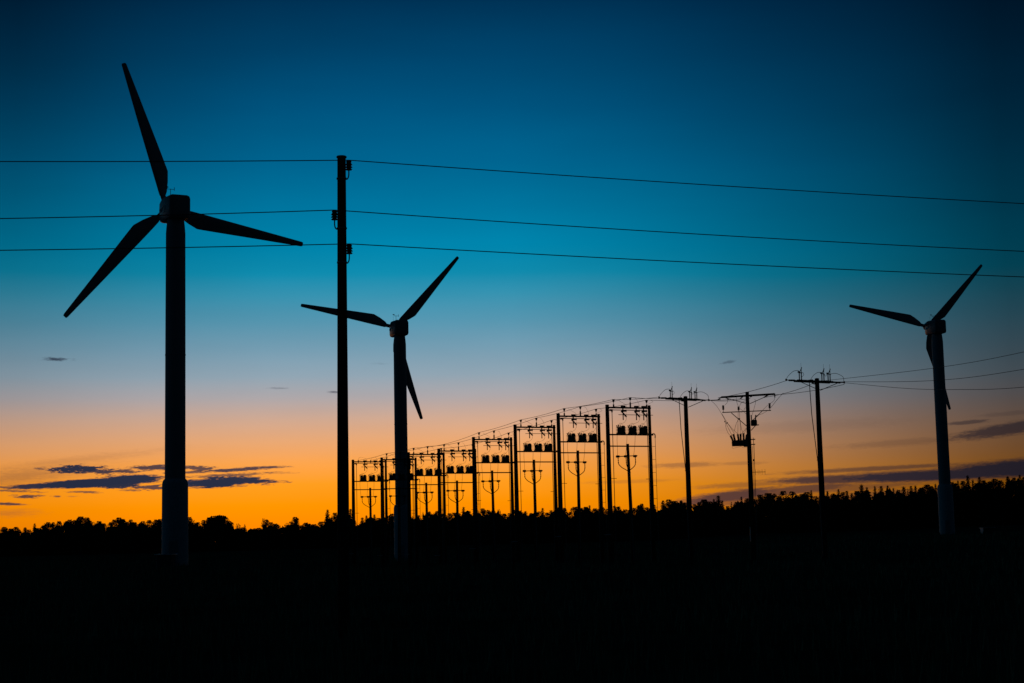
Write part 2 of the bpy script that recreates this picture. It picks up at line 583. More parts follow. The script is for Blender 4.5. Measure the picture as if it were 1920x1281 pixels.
T1 = turbine(-29.86, 145.6, 32.17, -27.8, 109.4, 8.5, 'tall wind turbine left of the near pole, largest of the three')
T2 = turbine(-15.44, 225.7, 31.22, -17.9, 48.0, 8.3, 'middle wind turbine just right of the near pole, its tower crossing the row of frames')
T3 = turbine(65.5, 253.1, 33.1, -13.0, 46.4, 6.6, 'smallest wind turbine at the far right, alone beyond the two thin-armed poles')


# ---------------------------------------------------------------- near pole and its three wires
def hook_insulator(parent, z, side):
    x0 = .095 * side
    xi = x0 + .062 * side
    MB().tube(spline([(x0 * .6, 0, z - .30), (x0 + .02 * side, 0, z - .32), (xi - .004 * side, 0, z - .25), (xi, 0, z - .1), (xi, 0, z)]), .014, 8).build('hook', STEEL, parent)
    prof = [(0, .03), (0, .062), (.012, .078), (.035, .05), (.05, .045), (.058, .082), (.09, .052), (.105, .046), (.113, .08), (.15, .055), (.165, .05), (.175, .062), (.2, .058), (.215, .03)]
    MB().lathe((xi, 0, z - .12), (0, 0, 1), prof, 16).build('insulator', PORC, parent)
    m = MB().lathe((0, 0, z - .32), (0, 0, 1), [(0, .112), (.03, .112)], 20)
    m.build('band', STEEL, parent)
    return xi


NP = at(644.6, 1195, 35.2)
LEAN = .005
npz = gz(NP.x, NP.y)
pole = thing('utility_pole', (NP.x, NP.y, npz), 0, 'tall bare wooden pole nearest the camera, carrying three hook insulators', 'pole')
pole.rotation_euler.y = LEAN
ztop = at(640, 295, 35.2).z - npz
MB().tube([(0, 0, -.8), (0, 0, ztop * .35), (0, 0, ztop * .7), (0, 0, ztop)], [.135, .122, .105, .092], 20).build('shaft', WOOD, pole)
MB().lathe((0, 0, ztop - .01), (0, 0, 1), [(0, .112), (.02, .115), (.035, .1), (.05, .02)], 20).build('cap', STEEL, pole)
near_ins = []
for yy, side in ((309, 1), (402, -1), (466, 1)):
    zz = at(652, yy, 35.2).z - npz
    xo = hook_insulator(pole, zz, side)
    near_ins.append(Vector((NP.x + xo + zz * LEAN, NP.y, npz + zz + .1)))


def wire_through(pts, r, label, group, name='power_line'):
    o = MB().tube(pts, r, 6).build(name, ALU)
    return tag(o, label, 'power line', group)


def span(a, b, sag, n=24):
    a, b = Vector(a), Vector(b)
    return [a.lerp(b, k / n) - Vector((0, 0, 4 * sag * (k / n) * (1 - k / n))) for k in range(n + 1)]


lab = ['topmost of the three long wires crossing the photo at the near pole', 'middle of the three long wires crossing the photo at the near pole', 'lowest of the three long wires crossing the photo at the near pole']
for k, (p, yl, yr) in enumerate(zip(near_ins, (303, 410, 469.5), (382, 471.5, 519.5))):
    L0, R0 = at(0, yl, 33.5), at(1920, yr, 40.3)

    def ext(q, far):
        d = q - p
        L = math.hypot(d.x, d.y)
        s = far / L
        a = Vector((p.x + d.x * s, p.y + d.y * s, p.z))
        # parabola through p, q and back at the height of p at the far support
        kk = (p.z - q.z) / (L * (far - L))
        return [Vector((p.x + d.x * s * t, p.y + d.y * s * t, p.z - kk * (t * far) * (far - t * far))) for t in [j / 40 for j in range(41)]]
    pl, pr = ext(L0, 48), ext(R0, 48)
    wire_through(list(reversed(pl)) + pr[1:], .0105, lab[k], 'long wires at the near pole')

# ---------------------------------------------------------------- pole frames with transformers (the receding row)
FR = [(1138.3, 759.8, 246.8), (1046.5, 776.2, 232.4), (965.7, 797, 213.4), (887.7, 820.3, 191.8),
      (822.6, 842.1, 171.4), (766, 848.7, 166.1), (715.7, 858.6, 157.3), (661.8, 862.8, 154.2)]
FA = math.radians(26)
K = 1 / .872                    # projected widths to true widths
HT = 11.25
FW = 2.98 * K


def make_frame(pins=True):
    t = thing('pole_frame', (0, 0, 0), FA, '', 'electrical frame', 'wooden pole frames with transformers')
    MB().tube([(0, 0, -.6), (0.0, 0, 5), (0, 0, HT)], [.2, .17, .13], 16).build('post', WOOD, t)
    MB().tube([(FW, 0, -.6), (FW, 0, 5), (FW, 0, HT)], [.16, .14, .103], 16).build('post', WOOD, t)
    for x, r in ((0, .14), (FW, .113)):
        MB().lathe((x, 0, HT - .01), (0, 0, 1), [(0, r), (.03, r), (.05, r * .5)], 16).build('post_cap', DSTEEL, t)
    z = lambda q: HT - q
    MB().bar((-.05, -.15, z(.18)), (FW + .05, -.13, z(.18)), .12, .115).build('crossarm', WOOD, t)
    m = MB().bar((.2, -.2, z(.35)), (2.55 * K, -.2, z(.35)), .06, .05)
    m.bar((.1, -.15, z(.36)), (.34, -.15, z(.36)), .1, .13)
    m.build('bracket_rail', DSTEEL, t)
    MB().tube([(.68 * K, -.22, z(.68)), (3.13 * K, -.22, z(.68))], .02, 8).build('operating_shaft', DSTEEL, t)
    # phase conductors on pin insulators
    if pins:
        for u, hgt, st in ((.38, .40, .12), (1.565, .56, .28), (2.73, .40, .12)):
            m = MB()
            m.box((u * K, -.15, z(.18) + .06 + st / 2), (.09, .09, st + .1))
            m.tube([(u * K, -.15, z(.1)), (u * K, -.15, z(-hgt + .1))], .02, 8)
            pn = m.build('insulator_pin', DSTEEL, t)
            MB().lathe((u * K, -.15, z(-hgt + .2)), (0, 0, 1), [(0, .04), (.03, .07), (.07, .05), (.1, .09), (.14, .085), (.17, .1), (.2, .1), (.21, .03)], 12).build('insulator', PORC, t)
    else:
        for u in (.38, 1.5, 2.6):
            MB().ribbed((u * K, -.3, z(.3)), (0, 0, 1), .3, .06, 4).build('insulator', PORC, t)
    # fuse cut-outs
    for u in (.98, 1.92, 2.44):
        x = u * K
        m = MB()
        m.box((x, -.3, z(.12)), (.34, .14, .16))
        m.bar((x - .02, -.3, z(.1)), (x - .04, -.3, z(.5)), .07, .1)
        m.bar((x - .12, -.32, z(.42)), (x + .24, -.32, z(.40)), .12, .14)
        m.build('fuse_bracket', DSTEEL, t)
        m = MB().ribbed((x - .2, -.34, z(.42)), (.42, 0, -.42), .5, .075, 5)
        m.lathe((x + .19, -.34, z(.76)), (0, 0, -1), [(0, .05), (.08, .06), (.1, .02)], 8)
        m.build('fuse_insulator', PORC, t)
        m = MB().tube([(x - .06, -.36, z(.55)), (x - .06, -.36, z(1.05))], .038, 8)
        m.lathe((x - .06, -.36, z(1.0)), (0, 0, -1), [(0, .04), (.06, .04)], 8)
        m.build('fuse_tube', DSTEEL, t)
    # transformers on the platform beam
    tx = (.84, 1.64, 2.40)
    for i, u in enumerate(tx):
        x = u * K
        m = MB()
        for s in (-.16, .165):
            prof = [(0, .14), (.03, .175)]
            rc_ = .135 if s < 0 else .15
            for k in range(4):
                h0 = .1 + k * .1
                prof += [(h0, rc_), (h0 + .012, .24), (h0 + .028, .24), (h0 + .045, rc_)]
            prof += [(.5, rc_), (.55, .13), (.58, .05)] if s > 0 else [(.44, .11), (.48, .05)]
            m.lathe((x + s, -.2, z(2.02)), (0, 0, 1), prof, 16)
        m.box((x, -.2, z(1.995)), (.64, .34, .07))
        m.box((x, -.2, z(1.82)), (.2, .2, .34))
        tk = m.build('transformer', TANK, t)
        for q, (dx, ht) in enumerate(((-.3, .15), (-.18, .2), (-.06, .15))):
            MB().ribbed((x + dx, -.2, z(1.57)), (dx * .9, 0, .6), ht, .05, 3, n=8, core=.75).build('bushing', PORC, tk)
        # lead from the cut-out down to the bushing
        fx = (.98, 1.92, 2.44)[i] * K + .2
        m = MB().tube(spline([(fx, -.34, z(.86)), (fx, -.34, z(1.0)), (fx - .12, -.3, z(1.2)), (x + .0, -.25, z(1.33)), (x - .14, -.2, z(1.38))]), .009, 5)
        m.tube(spline([(x - .15, -.2, z(1.32)), (x - .02, -.2, z(1.27)), (x + .14, -.2, z(1.40))]), .009, 5)
        # lead from the line to the cut-out
        px, pz = ((.38, -.38), (1.565, -.54), (2.73, -.38))[i]
        if pins:
            m.tube(spline([((px + .3) * K, -.15, z(pz)), ((px + .42) * K, -.2, z(pz + .1)), (fx, -.34, z(.0)), (fx, -.34, z(.3)), (fx, -.34, z(.78))]), .008, 5)
        else:
            m.tube(spline([((px - .05) * K, -.3, z(.05)), ((px + .1) * K, -.32, z(-.22)), ((px + .35) * K, -.34, z(-.24)), (fx, -.34, z(.0)), (fx, -.34, z(.7))]), .008, 5)
        m.build('lead', CABLE, t)
    MB().bar((-.02, -.14, z(2.08)), (3.12 * K, -.14, z(2.08)), .14, .1).build('platform_beam', DSTEEL, t)
    MB().bar((-.02, .02, z(2.88)), (FW + .02, .02, z(2.88)), .1, .085).build('crossbeam', WOOD, t)
    # low-voltage conduit at the right of the right post
    xr = 3.27 * K
    m = MB().tube(spline([(3.05 * K, -.14, z(2.02)), (3.2 * K, -.14, z(2.0)), (xr, -.14, z(2.08)), (xr, -.14, z(2.3))], 5), .038, 8)
    m.tube([(xr, -.14, z(2.25)), (xr + .01, -.14, 0)], .016, 6)
    for k in range(9):
        zz = z(2.9) - k * .92
        m.tube([(FW + .08, -.12, zz), (xr, -.14, zz)], .013, 5)
    m.build('conduit', STEEL, t)
    # operating rods
    for x, zt_, zg in ((.27 * K, .4, 5.15), (2.74 * K, .6, 5.2)):
        m = MB().tube([(x, -.12, z(zt_)), (x + .02, -.12, .3)], .025, 8)
        sd = 1 if x < 1 else -1
        m.tube([(x - .22 * sd, -.12, z(zg)), (x + .22 * sd, -.12, z(zg))], .017, 6)
        m.lathe((x, -.12, z(zt_ + .12)), (0, 0, 1), [(0, .03), (.02, .06), (.14, .05), (.2, .02)], 8)
        m.build('operating_rod', STEEL, t)
    m = MB().bar((-.62, -.2, 2.2), (-.1, -.2, 2.22), .05, .05)
    m.build('switch_handle', CABR, t)
    # low-voltage leads down to the cable pole
    m = MB()
    for (a, b) in ((.56, .78), (1.25, 1.335), (1.83, 1.92)):
        m.tube(spline([(a * K, -.18, z(2.1)), (a * K + .02, -.1, z(2.5)), ((a * .4 + b * .6) * K, .1, z(3.1)), (b * K, .3, z(3.52))]), .012, 5)
    m.build('downlead', CABLE, t)
    return t


def make_cable_pole():
    t = thing('cable_pole', (0, 0, 0), FA, '', 'pole', 'short cable poles inside the frames')
    H = HT - 2.72
    z = lambda q: HT - q
    MB().tube([(0, 0, -.6), (0, 0, H * .5), (0, 0, H)], [.145, .125, .1], 14).build('shaft', WOOD, t)
    MB().lathe((0, 0, H - .01), (0, 0, 1), [(0, .112), (.03, .112), (.05, .05)], 14).build('cap', DSTEEL, t)
    MB().bar((-.84 * K, -.14, z(3.57)), (.58 * K, -.14, z(3.54)), .07, .06).build('crossarm', DSTEEL, t)
    for i, u in enumerate((-.8, -.24, .42)):
        m = MB().lathe((u * K - .14, -.14, z(3.57)), (1, 0, 0.02), [(0, .06), (.03, .085), (.25, .08), (.28, .04)], 10)
        m.build('clamp', DSTEEL, t)
        m = MB().ribbed((u * K, -.16, z(3.62)), (.02, 0, -1), .42, .045, 3, core=.45, n=8)
        m.build('termination', PORC, t)
        jz = z(4.62)
        if u < 0:
            pts = [(u * K, -.16, z(4.0)), (u * K * .95, -.16, z(4.13)), (u * K * .72, -.16, z(4.34)), (u * K * .35, -.15, z(4.52)), (-.06, -.13, z(4.68))]
        else:
            pts = [(u * K, -.16, z(4.0)), (u * K * .9, -.16, z(4.2)), (u * K * .6, -.16, z(4.35)), (.05, -.13, jz + .1)]
        MB().tube(spline(pts), .028, 7).build('cable', CABLE, t)
    m = MB().tube([(-.02, -.13, z(4.6)), (-.02, -.15, .1)], .03, 8)
    m.box((-.04, -.14, z(4.72)), (.16, .08, .14))
    m.build('conduit', STEEL, t)
    return t


FP = []
ordw = ['first', 'second', 'third', 'fourth', 'fifth', 'sixth', 'seventh', 'eighth', 'ninth', 'tenth', 'eleventh', 'twelfth', 'thirteenth', 'fourteenth', 'fifteenth', 'sixteenth', 'seventeenth', 'eighteenth', 'nineteenth', 'twentieth']
flabel = ['nearest and tallest wooden pole frame, at the right end of the row', 'second pole frame from the right end of the row',
          'third pole frame from the right end of the row', 'fourth pole frame from the right end of the row',
          'fifth pole frame from the right, fourth from the left end of the row', 'pole frame immediately right of the middle turbine tower',
          'pole frame whose beams pass behind the middle turbine tower', 'farthest pole frame of the row, next to the near pole, without tall insulator pins']
proto = cproto = None
for i, (fx, ty, h) in enumerate(FR):
    D = 116 + 6.45 * i
    top = at(fx, ty, D)
    loc = Vector((top.x, top.y, top.z - HT))
    if i == 0:
        proto = f = make_frame()
        cproto = c = make_cable_pole()
    elif i == 7:
        f = make_frame(False)
        c = copy_tree(cproto)
    else:
        f = copy_tree(proto)
        c = copy_tree(cproto)
    f.location = loc
    FP.append(loc)
    f['label'] = flabel[i]
    u = (1.59, 1.58, 1.57, 1.6, 1.62, 1.62, 1.64, 1.68)[i] * K
    off = Vector((math.cos(FA) * u - math.sin(FA) * .45, math.sin(FA) * u + math.cos(FA) * .45, 0))
    lean = (-.022, .006, -.004, -.01, .005, -.006, .008, -.005)[i]
    off -= Vector((math.cos(FA), math.sin(FA), 0)) * (lean * 8.5)
    c.rotation_euler.y = lean
    c.location = loc + off
    c['label'] = 'short T-shaped cable pole inside the ' + ('farthest pole frame, next to the near pole' if i == 7 else 'pole frame behind the middle turbine tower' if i == 6 else ordw[i] + ' pole frame from the right')


def fpoint(i, u, up_):
    """point on frame i above its top, u across"""
    x = u * K
    return FP[i] + Vector((math.cos(FA) * x + math.sin(FA) * .15, math.sin(FA) * x - math.cos(FA) * .15, HT + up_))


# ---------------------------------------------------------------- switch poles (first and third pole of the line)
def make_switch_pole():
    t = thing('switch_pole', (0, 0, 0), 0, '', 'pole', 'switch poles with a single crossarm')
    H = 11.3
    z = lambda q: H - q
    MB().tube([(0, 0, -.6), (0, 0, 5), (0, 0, H)], [.2, .172, .13], 16).build('shaft', WOOD, t)
    MB().lathe((0, 0, H - .01), (0, 0, 1), [(0, .135), (.04, .135), (.07, .06)], 16).build('cap', DSTEEL, t)
    A = 1.32                 # projected metres to arm metres
    m = MB()
    for y in (-.15, .15):
        m.bar((-1.32 * A, y, z(.16)), (.9 * A, y, z(.16)), .09, .13)
    m.bar((-.6, 0, z(.1)), (-.45, 0, z(.1)), .3, .1)
    m.build('crossarm', WOOD, t)
    m = MB()
    m.tube([(-1.22 * A, -.16, z(.2)), (-.08, -.16, z(.66))], .022, 6)
    m.tube([(1.2 * A, -.16, z(.2)), (.08, -.16, z(.70))], .022, 6)
    m.build('brace', STEEL, t)
    # strain insulators at both ends and in the middle
    for s, x0, x1 in ((-1, -1.32, -1.9), (1, .9, 1.72)):
        m = MB().tube([(x0 * A, 0, z(.14)), (x0 * A + .1 * s, 0, z(.14))], .03, 6)
        m.ribbed((x0 * A + .08 * s, 0, z(.14)), (s, 0, -.03), abs(x1 - x0) * A * .62, .06, 7)
        m.tube([((x0 + (x1 - x0) * .6) * A, 0, z(.15)), (x1 * A, 0, z(.13))], .028, 6)
        m.lathe((x1 * A, 0, z(.2)), (0, 0, 1), [(0, .04), (.12, .06), (.15, .02)], 8)
        m.build('strain_insulator', PORC, t)
    MB().ribbed((-.55, -.1, z(.28)), (.5, -.4, -.15), .45, .05, 6).build('strain_insulator', PORC, t)
    # three surge arrester pairs
    tops = []
    for u in (-1.02, .38, .77):
        x = u * A
        m = MB()
        for dx, hh in ((-.085, .42), (.085, .44)):
            m.ribbed((x + dx, 0, z(.09)), (0, 0, 1), hh, .042, 7, core=.6, n=8)
        q = m.build('surge_arrester', PORC, t)
        m = MB()
        m.box((x - .12, 0, z(-.38)), (.14, .07, .1))
        m.bar((x - .1, 0, z(-.36)), (x + .14, 0, z(-.32)), .05, .05)
        m.bar((x - .04, 0, z(-.38)), (x + .12, 0, z(-.64)), .035, .035)
        m.bar((x + .085, 0, z(-.34)), (x + .1, 0, z(-.64)), .035, .035)
        m.lathe((x + .12, 0, z(-.62)), (0, 0, 1), [(0, .03), (.03, .035), (.07, .01)], 6)
        m.tube([(x + .085, 0, z(-.5)), (x + .085, 0, z(-.95))], .006, 5)
        m.build('horn', DSTEEL, q)
        tops.append(x)
    m = MB()
    a, b, c = tops
    m.tube(spline([(-1.86 * A, 0, z(.02)), (-1.7 * A, 0, z(-.18)), (-1.42 * A, 0, z(-.42)), (a - .18, 0, z(-.47)), (a - .1, 0, z(-.42))]), .014, 6)
    m.tube(spline([(a + .1, 0, z(-.36)), (a + .25, 0, z(-.34)), (a + .27, 0, z(-.2)), (a + .1, 0, z(-.08))]), .012, 6)
    m.tube(spline([(-.38 * A, 0, z(.02)), (-.2 * A, 0, z(-.22)), (.05 * A, 0, z(-.4)), (b - .15, 0, z(-.42))]), .014, 6)
    m.tube(spline([(b + .12, 0, z(-.34)), (b + .22, 0, z(-.2)), (c - .15, 0, z(-.34))]), .012, 6)
    m.tube(spline([(c + .1, 0, z(-.34)), (c + .4, 0, z(-.40)), (c + .75, 0, z(-.38)), (1.66 * A, 0, z(-.2)), (1.7 * A, 0, z(.1))]), .014, 6)
    m.build('jumper', CABLE, t)
    m = MB().tube([(-.64 * A, -.22, z(.2)), (-.56 * A, -.2, z(2.2)), (-.38, -.17, 6.2), (-.3, -.17, .6)], .024, 8)
    m.tube([(-.45, -.17, 6.35), (-.1, -.1, 6.38)], .02, 6)
    m.build('operating_rod', STEEL, t)
    m = MB().tube([(-.17, -.1, z(.45)), (-.19, -.1, z(3.0))], .02, 6)
    m.lathe((-.17, -.1, z(.7)), (0, 0, 1), [(0, .03), (.05, .06), (.22, .05), (.27, .02)], 8)
    m.build('earth_lead', DSTEEL, t)
    return t


def place(t, x, ty, D, H, yaw, label):
    top = at(x, ty, D)
    t.location = (top.x, top.y, top.z - H)
    t.rotation_euler.z = math.radians(yaw)
    t['label'] = label
    return Vector(t.location)


PA = make_switch_pole()
P1 = place(PA, 1285.2, 744.5, 111, 11.3, 40, 'single-crossarm switch pole between the row of frames and the cluttered pole')
PC = copy_tree(PA)
P3 = place(PC, 1531.7, 711, 100.5, 11.3, 33, 'single-crossarm switch pole nearest the small far turbine, right of the cluttered pole')


def ppoint(P, yaw, x, z):
    a = math.radians(yaw)
    return P + Vector((math.cos(a) * x, math.sin(a) * x, z))


# ---------------------------------------------------------------- the cluttered middle pole
def make_recloser_pole():
    t = thing('recloser_pole', (0, 0, 0), 0, 'cluttered pole with two crossarms, hanging switchgear, a pale lower sleeve and a small aerial', 'pole')
    H = 11.25
    s_ = 230.0
    X = lambda x: (x - 567) / s_ * (1.0)
    Z = lambda y: H - (y - 118) / s_

    def P(x, y, d=0.0):
        return (X(x) - (y - 118) / s_ * .04 + 0, d, Z(y) + (x - 567) / s_ * -.022 * 0)
    MB().tube([(0, 0, -.6), (0, 0, 5), (0, 0, H)], [.19, .165, .117], 16).build('shaft', WOOD, t)
    MB().lathe((0, 0, H - .01), (0, 0, 1), [(0, .125), (.03, .125), (.05, .06)], 14).build('cap', DSTEEL, t)
    MB().bar(P(178, 182, -.16), P(975, 158, -.16), .1, .125).build('crossarm', WOOD, t)
    MB().bar(P(195, 412, -.16), P(922, 402, -.16), .07, .055).build('crossarm', DSTEEL, t)
    m = MB()
    m.tube([P(230, 190, -.2), P(545, 283, -.14)], .022, 6)
    m.tube([P(605, 292, -.14), P(880, 178, -.2)], .022, 6)
    m.tube([P(330, 422, -.18), P(565, 632, -.14)], .025, 6)
    m.tube([P(790, 408, -.18), P(630, 560, -.14)], .02, 6)
    m.tube([P(690, 625, -.2), P(625, 695, -.14)], .025, 6)
    m.build('brace', STEEL, t)
    for (x0, y0, x1, y1) in ((180, 182, 128, 222), (975, 150, 978, 210), (500, 185, 462, 212), (640, 180, 608, 190), (860, 178, 815, 205), (240, 178, 290, 225)):
        a, b = Vector(P(x0, y0, -.18)), Vector(P(x1, y1, -.22))
        MB().ribbed(a, b - a, (b - a).length, .05, 4, n=8).build('strain_insulator', PORC, t)
    for x0, y0, y1 in ((210, 372, 305), (440, 388, 330), (902, 372, 293)):
        MB().tube([P(x0, 405, -.16), P(x0, y0 - 5, -.16)], .02, 6).build('insulator_pin', DSTEEL, t)
        MB().ribbed(P(x0, y0, -.16), (0, 0, 1), (y0 - y1) / s_, .085, 4, n=10, core=.65).build('insulator', PORC, t)
    # small transformer at the right
    m = MB().box(P(668, 580, -.05), (.4, .36, .4), None, .05)
    m.bar(P(625, 617, -.05), P(742, 613, -.05), .3, .05)
    tr = m.build('transformer', TANK, t)
    MB().ribbed(P(633, 532, -.05), (-.03, 0, 1), .3, .05, 5, n=8).build('bushing', PORC, tr)
    MB().ribbed(P(690, 532, -.05), (.12, 0, 1), .31, .055, 5, n=8).build('bushing', PORC, tr)
    # recloser tank with fanned bushings
    m = MB().box(P(452, 882, -.3), (.98, .5, .38), None, .04)
    m.box(P(545, 885, -.3), (.3, .56, .46), None, .04)
    m.bar(P(340, 912, -.3), P(600, 915, -.3), .4, .05)
    m.box(P(345, 870, -.3), (.07, .3, .16))
    rc = m.build('recloser', TANK, t)
    for x0, dx, L in ((352, -.42, .34), (385, -.22, .42), (440, -.12, .4), (470, 0.02, .42), (515, .0, .44), (548, .18, .36)):
        for dy in (-.12, .14):
            MB().ribbed(P(x0, 838, -.3 + dy), (dx, 0, 1), L, .075, 5, n=8, core=.65).build('bushing', PORC, rc)
    m = MB()
    m.bar(P(600, 830, -.1), P(688, 828, -.1), .12, .06)
    m.bar(P(600, 905, -.1), P(688, 903, -.1), .12, .06)
    m.build('mounting_bracket', DSTEEL, t)
    m = MB()
    W_ = lambda pts, r=.011: m.tube(spline([P(x, y, d) for x, y, d in pts]), r, 5)
    W_([(30, 225, .1), (110, 310, 0), (190, 440, -.1), (240, 545, -.2), (250, 640, -.25), (285, 730, -.3), (330, 775, -.3)])
    W_([(190, 430, -.1), (270, 570, -.2), (380, 740, -.3)])
    W_([(238, 548, -.2), (300, 680, -.3), (345, 770, -.3)])
    W_([(268, 568, -.2), (350, 670, -.3), (430, 745, -.3)])
    W_([(270, 225, -.2), (268, 265, -.2), (235, 300, -.2)])
    W_([(405, 180, -.2), (405, 240, -.2), (435, 330, -.16)])
    W_([(540, 240, -.1), (480, 275, -.16), (445, 335, -.16)])
    W_([(432, 410, -.2), (430, 520, -.25), (428, 745, -.3)])
    W_([(452, 410, -.2), (458, 560, -.25), (475, 745, -.3)])
    W_([(435, 520, -.25), (400, 600, -.3), (375, 700, -.3)])
    W_([(460, 545, -.25), (485, 680, -.3), (515, 745, -.3)])
    W_([(570, 640, -.2), (520, 700, -.3), (480, 750, -.3)])
    W_([(565, 650, -.2), (540, 700, -.3), (520, 750, -.3)])
    W_([(455, 360, -.2), (510, 405, -.2), (560, 455, -.15)])
    W_([(545, 352, -.15), (525, 360, -.15), (515, 405, -.15), (470, 418, -.16)])
    W_([(680, 225, -.1), (692, 270, -.1), (660, 400, -.1), (632, 480, -.1)])
    W_([(975, 210, -.2), (970, 245, -.2), (945, 275, -.2), (910, 295, -.16)])
    W_([(875, 318, -.2), (800, 395, -.2), (708, 500, -.1)])
    W_([(870, 405, -.2), (800, 445, -.2), (730, 468, -.1), (700, 480, -.1)])
    W_([(345, 925, -.3), (350, 955, -.3), (420, 945, -.3), (480, 930, -.3)], .007)
    W_([(485, 930, -.3), (505, 952, -.3), (560, 948, -.3)], .007)
    W_([(1105, 143, .0), (1020, 235, 0), (920, 360, -.15)], .014)
    m.build('jumper', CABLE, t)
    m = MB()
    m.box(P(445, 517, -.22), (.14, .1, .1))
    m.box(P(236, 550, -.2), (.08, .06, .09))
    m.box(P(268, 572, -.2), (.09, .06, .09))
    m.build('clamp', DSTEEL, t)
    m = MB().tube([(.27, -.1, Z(800)), (.3, -.1, Z(930)), (.28, -.1, 0)], .02, 6)
    m.tube([(.21, -.1, Z(930)), (.22, -.1, 0)], .015, 6)
    m.box((.25, -.1, Z(1140)), (.12, .1, .12))
    m.build('conduit', STEEL, t)
    zA = 2 + (1000.5 - 885.5) * 108 / F + .02
    m = MB().tube([(.1, -.1, zA), (.98, -.1, zA)], .016, 6)
    for k, xx in enumerate((.34, .5, .62, .76, .95)):
        hh = .13 + .03 * k % .06 + (.05 if k in (0, 4) else 0)
        m.tube([(xx, -.1, zA - hh), (xx, -.1, zA + hh)], .009, 5)
    m.build('aerial', STEEL, t)
    m = MB().lathe((-.02, 0, 1.55), (0, 0, 1), [(0, .165), (.95, .16)], 16)
    m.build('sleeve', CABR, t)
    return t


PB = make_recloser_pole()
top = at(1400.9, 736, 108)
P2 = Vector((top.x, top.y, top.z - 11.25))
PB.location = P2
PB.rotation_euler.z = math.radians(-6)

# ---------------------------------------------------------------- conductors between poles and along the row
G = 'thin conductors of the far pole line'
R = .015
phn = ['left', 'centre', 'right']
for k, (u, hgt) in enumerate(((.38, .40), (1.565, .56), (2.73, .40))):
    pts = []
    for i in range(7, 0, -1):
        a = fpoint(i, u, hgt if i < 7 else -.05)
        b = fpoint(i - 1, u, hgt)
        pts += span(a, b, .07, 8)[:-1]
    last = fpoint(0, u, hgt)
    e = ppoint(P1, 40, (-1.9 * 1.32, -.5, 1.72 * 1.32)[k], 11.2)
    pts += span(last, e, .06, 8)
    wire_through(pts, R, phn[k] + ' conductor running over the tops of the pole frames to the first switch pole', G)
b2 = [Vector((P2.x - 1.75, P2.y, P2.z + 10.82)), Vector((P2.x - .35, P2.y, P2.z + 10.85)), Vector((P2.x + .2, P2.y + .1, P2.z + 10.87))]
for k in range(3):
    a = ppoint(P1, 40, (-1.9 * 1.32, -.5, 1.72 * 1.32)[k], 11.15)
    wire_through(span(a, b2[k], .1, 10), R, phn[k] + ' conductor between the first switch pole and the cluttered pole', G)
b3 = [Vector((P2.x - 1.9, P2.y + .1, P2.z + 10.95)), Vector((P2.x + 1.1, P2.y, P2.z + 10.9)), Vector((P2.x + 1.75, P2.y, P2.z + 11.05))]
for k in range(3):
    a = ppoint(P3, 33, (-1.9 * 1.32, -.5, 1.72 * 1.32)[k], (11.12, 10.95, 11.05)[k])
    wire_through(span(b3[k], a, .1, 10), R, phn[k] + ' conductor between the cluttered pole and the right switch pole', G)
tails = [[(1750, 690.5, 88), (1920, 660, 76), (2240, 583, 62)], [(1745, 714, 88), (1920, 692.5, 76), (2240, 630, 62)], [(1700, 728.5, 91), (1800, 730.5, 83), (1920, 726, 76), (2240, 690, 62)]]
for k in range(3):
    a = ppoint(P3, 33, (.0, .6, 1.72 * 1.32)[k], 11.15)
    pts = spline([a] + [at(*q) for q in tails[k]], 10)
    wire_through(pts, .012, ['upper', 'middle', 'lowest'][k] + ' conductor leaving the right switch pole past the small far turbine', G)


# ---------------------------------------------------------------- cabinets by the turbines
def cabinet(x, y, D, w, d, h, yaw, label):
    p = at(x, y, D)
    t = thing('utility_cabinet', (p.x, p.y, gz(p.x, p.y)), math.radians(yaw), label, 'cabinet', 'utility cabinets by the turbines')
    bd = MB().box((0, 0, h / 2), (w, d, h), None, .03).build('body', CAB, t)
    m = MB()
    for s in (-1, 1):
        m.box((s * w / 4, -d / 2 - .012, h * .5), (w * .42, .03, h * .8), None, .01)
    dr = m.build('door', CAB, t)
    MB().box((w * .03, -d / 2 - .04, h * .55), (.03, .05, .18)).build('handle', STEEL, dr)
    m = MB().box((0, 0, h + .04), (w + .25, d + .25, .08), None, .02)
    m.build('roof', CROOF, t)
    MB().box((-w / 2 - .012, 0, h * .5), (.02, d * .9, h * .94), None, .005).build('lit_side_sheet', CABR, t)  # light on the left wall painted in as a pale sheet
    return t


cabinet(311, 1061, 141, 1.4, .8, 1.15, -18, 'low dark cabinet with a pale flat roof at the foot of the largest turbine')
cabinet(1852, 1003, 256, 1.9, 1.0, 1.0, 14, 'low dark cabinet with a pale flat roof on the meadow right of the smallest turbine')


# ---------------------------------------------------------------- trees
def leafquad(m, p, s, rnd):
    a = Vector((rnd.gauss(0, 1), rnd.gauss(0, 1), rnd.gauss(0, 1))).normalized()
    b = a.orthogonal().normalized()
    b = Matrix.Rotation(rnd.random() * 6.28, 3, a) @ b
    c = a.cross(b)
    i = len(m.v)
    e = rnd.uniform(.55, 1)
    m.v += [tuple(p - b * s - c * s * .2 * e), tuple(p + c * s * e * .7), tuple(p + b * s + c * s * .2), tuple(p - c * s * e * .8)]
    m.f.append((i, i + 1, i + 2, i + 3))


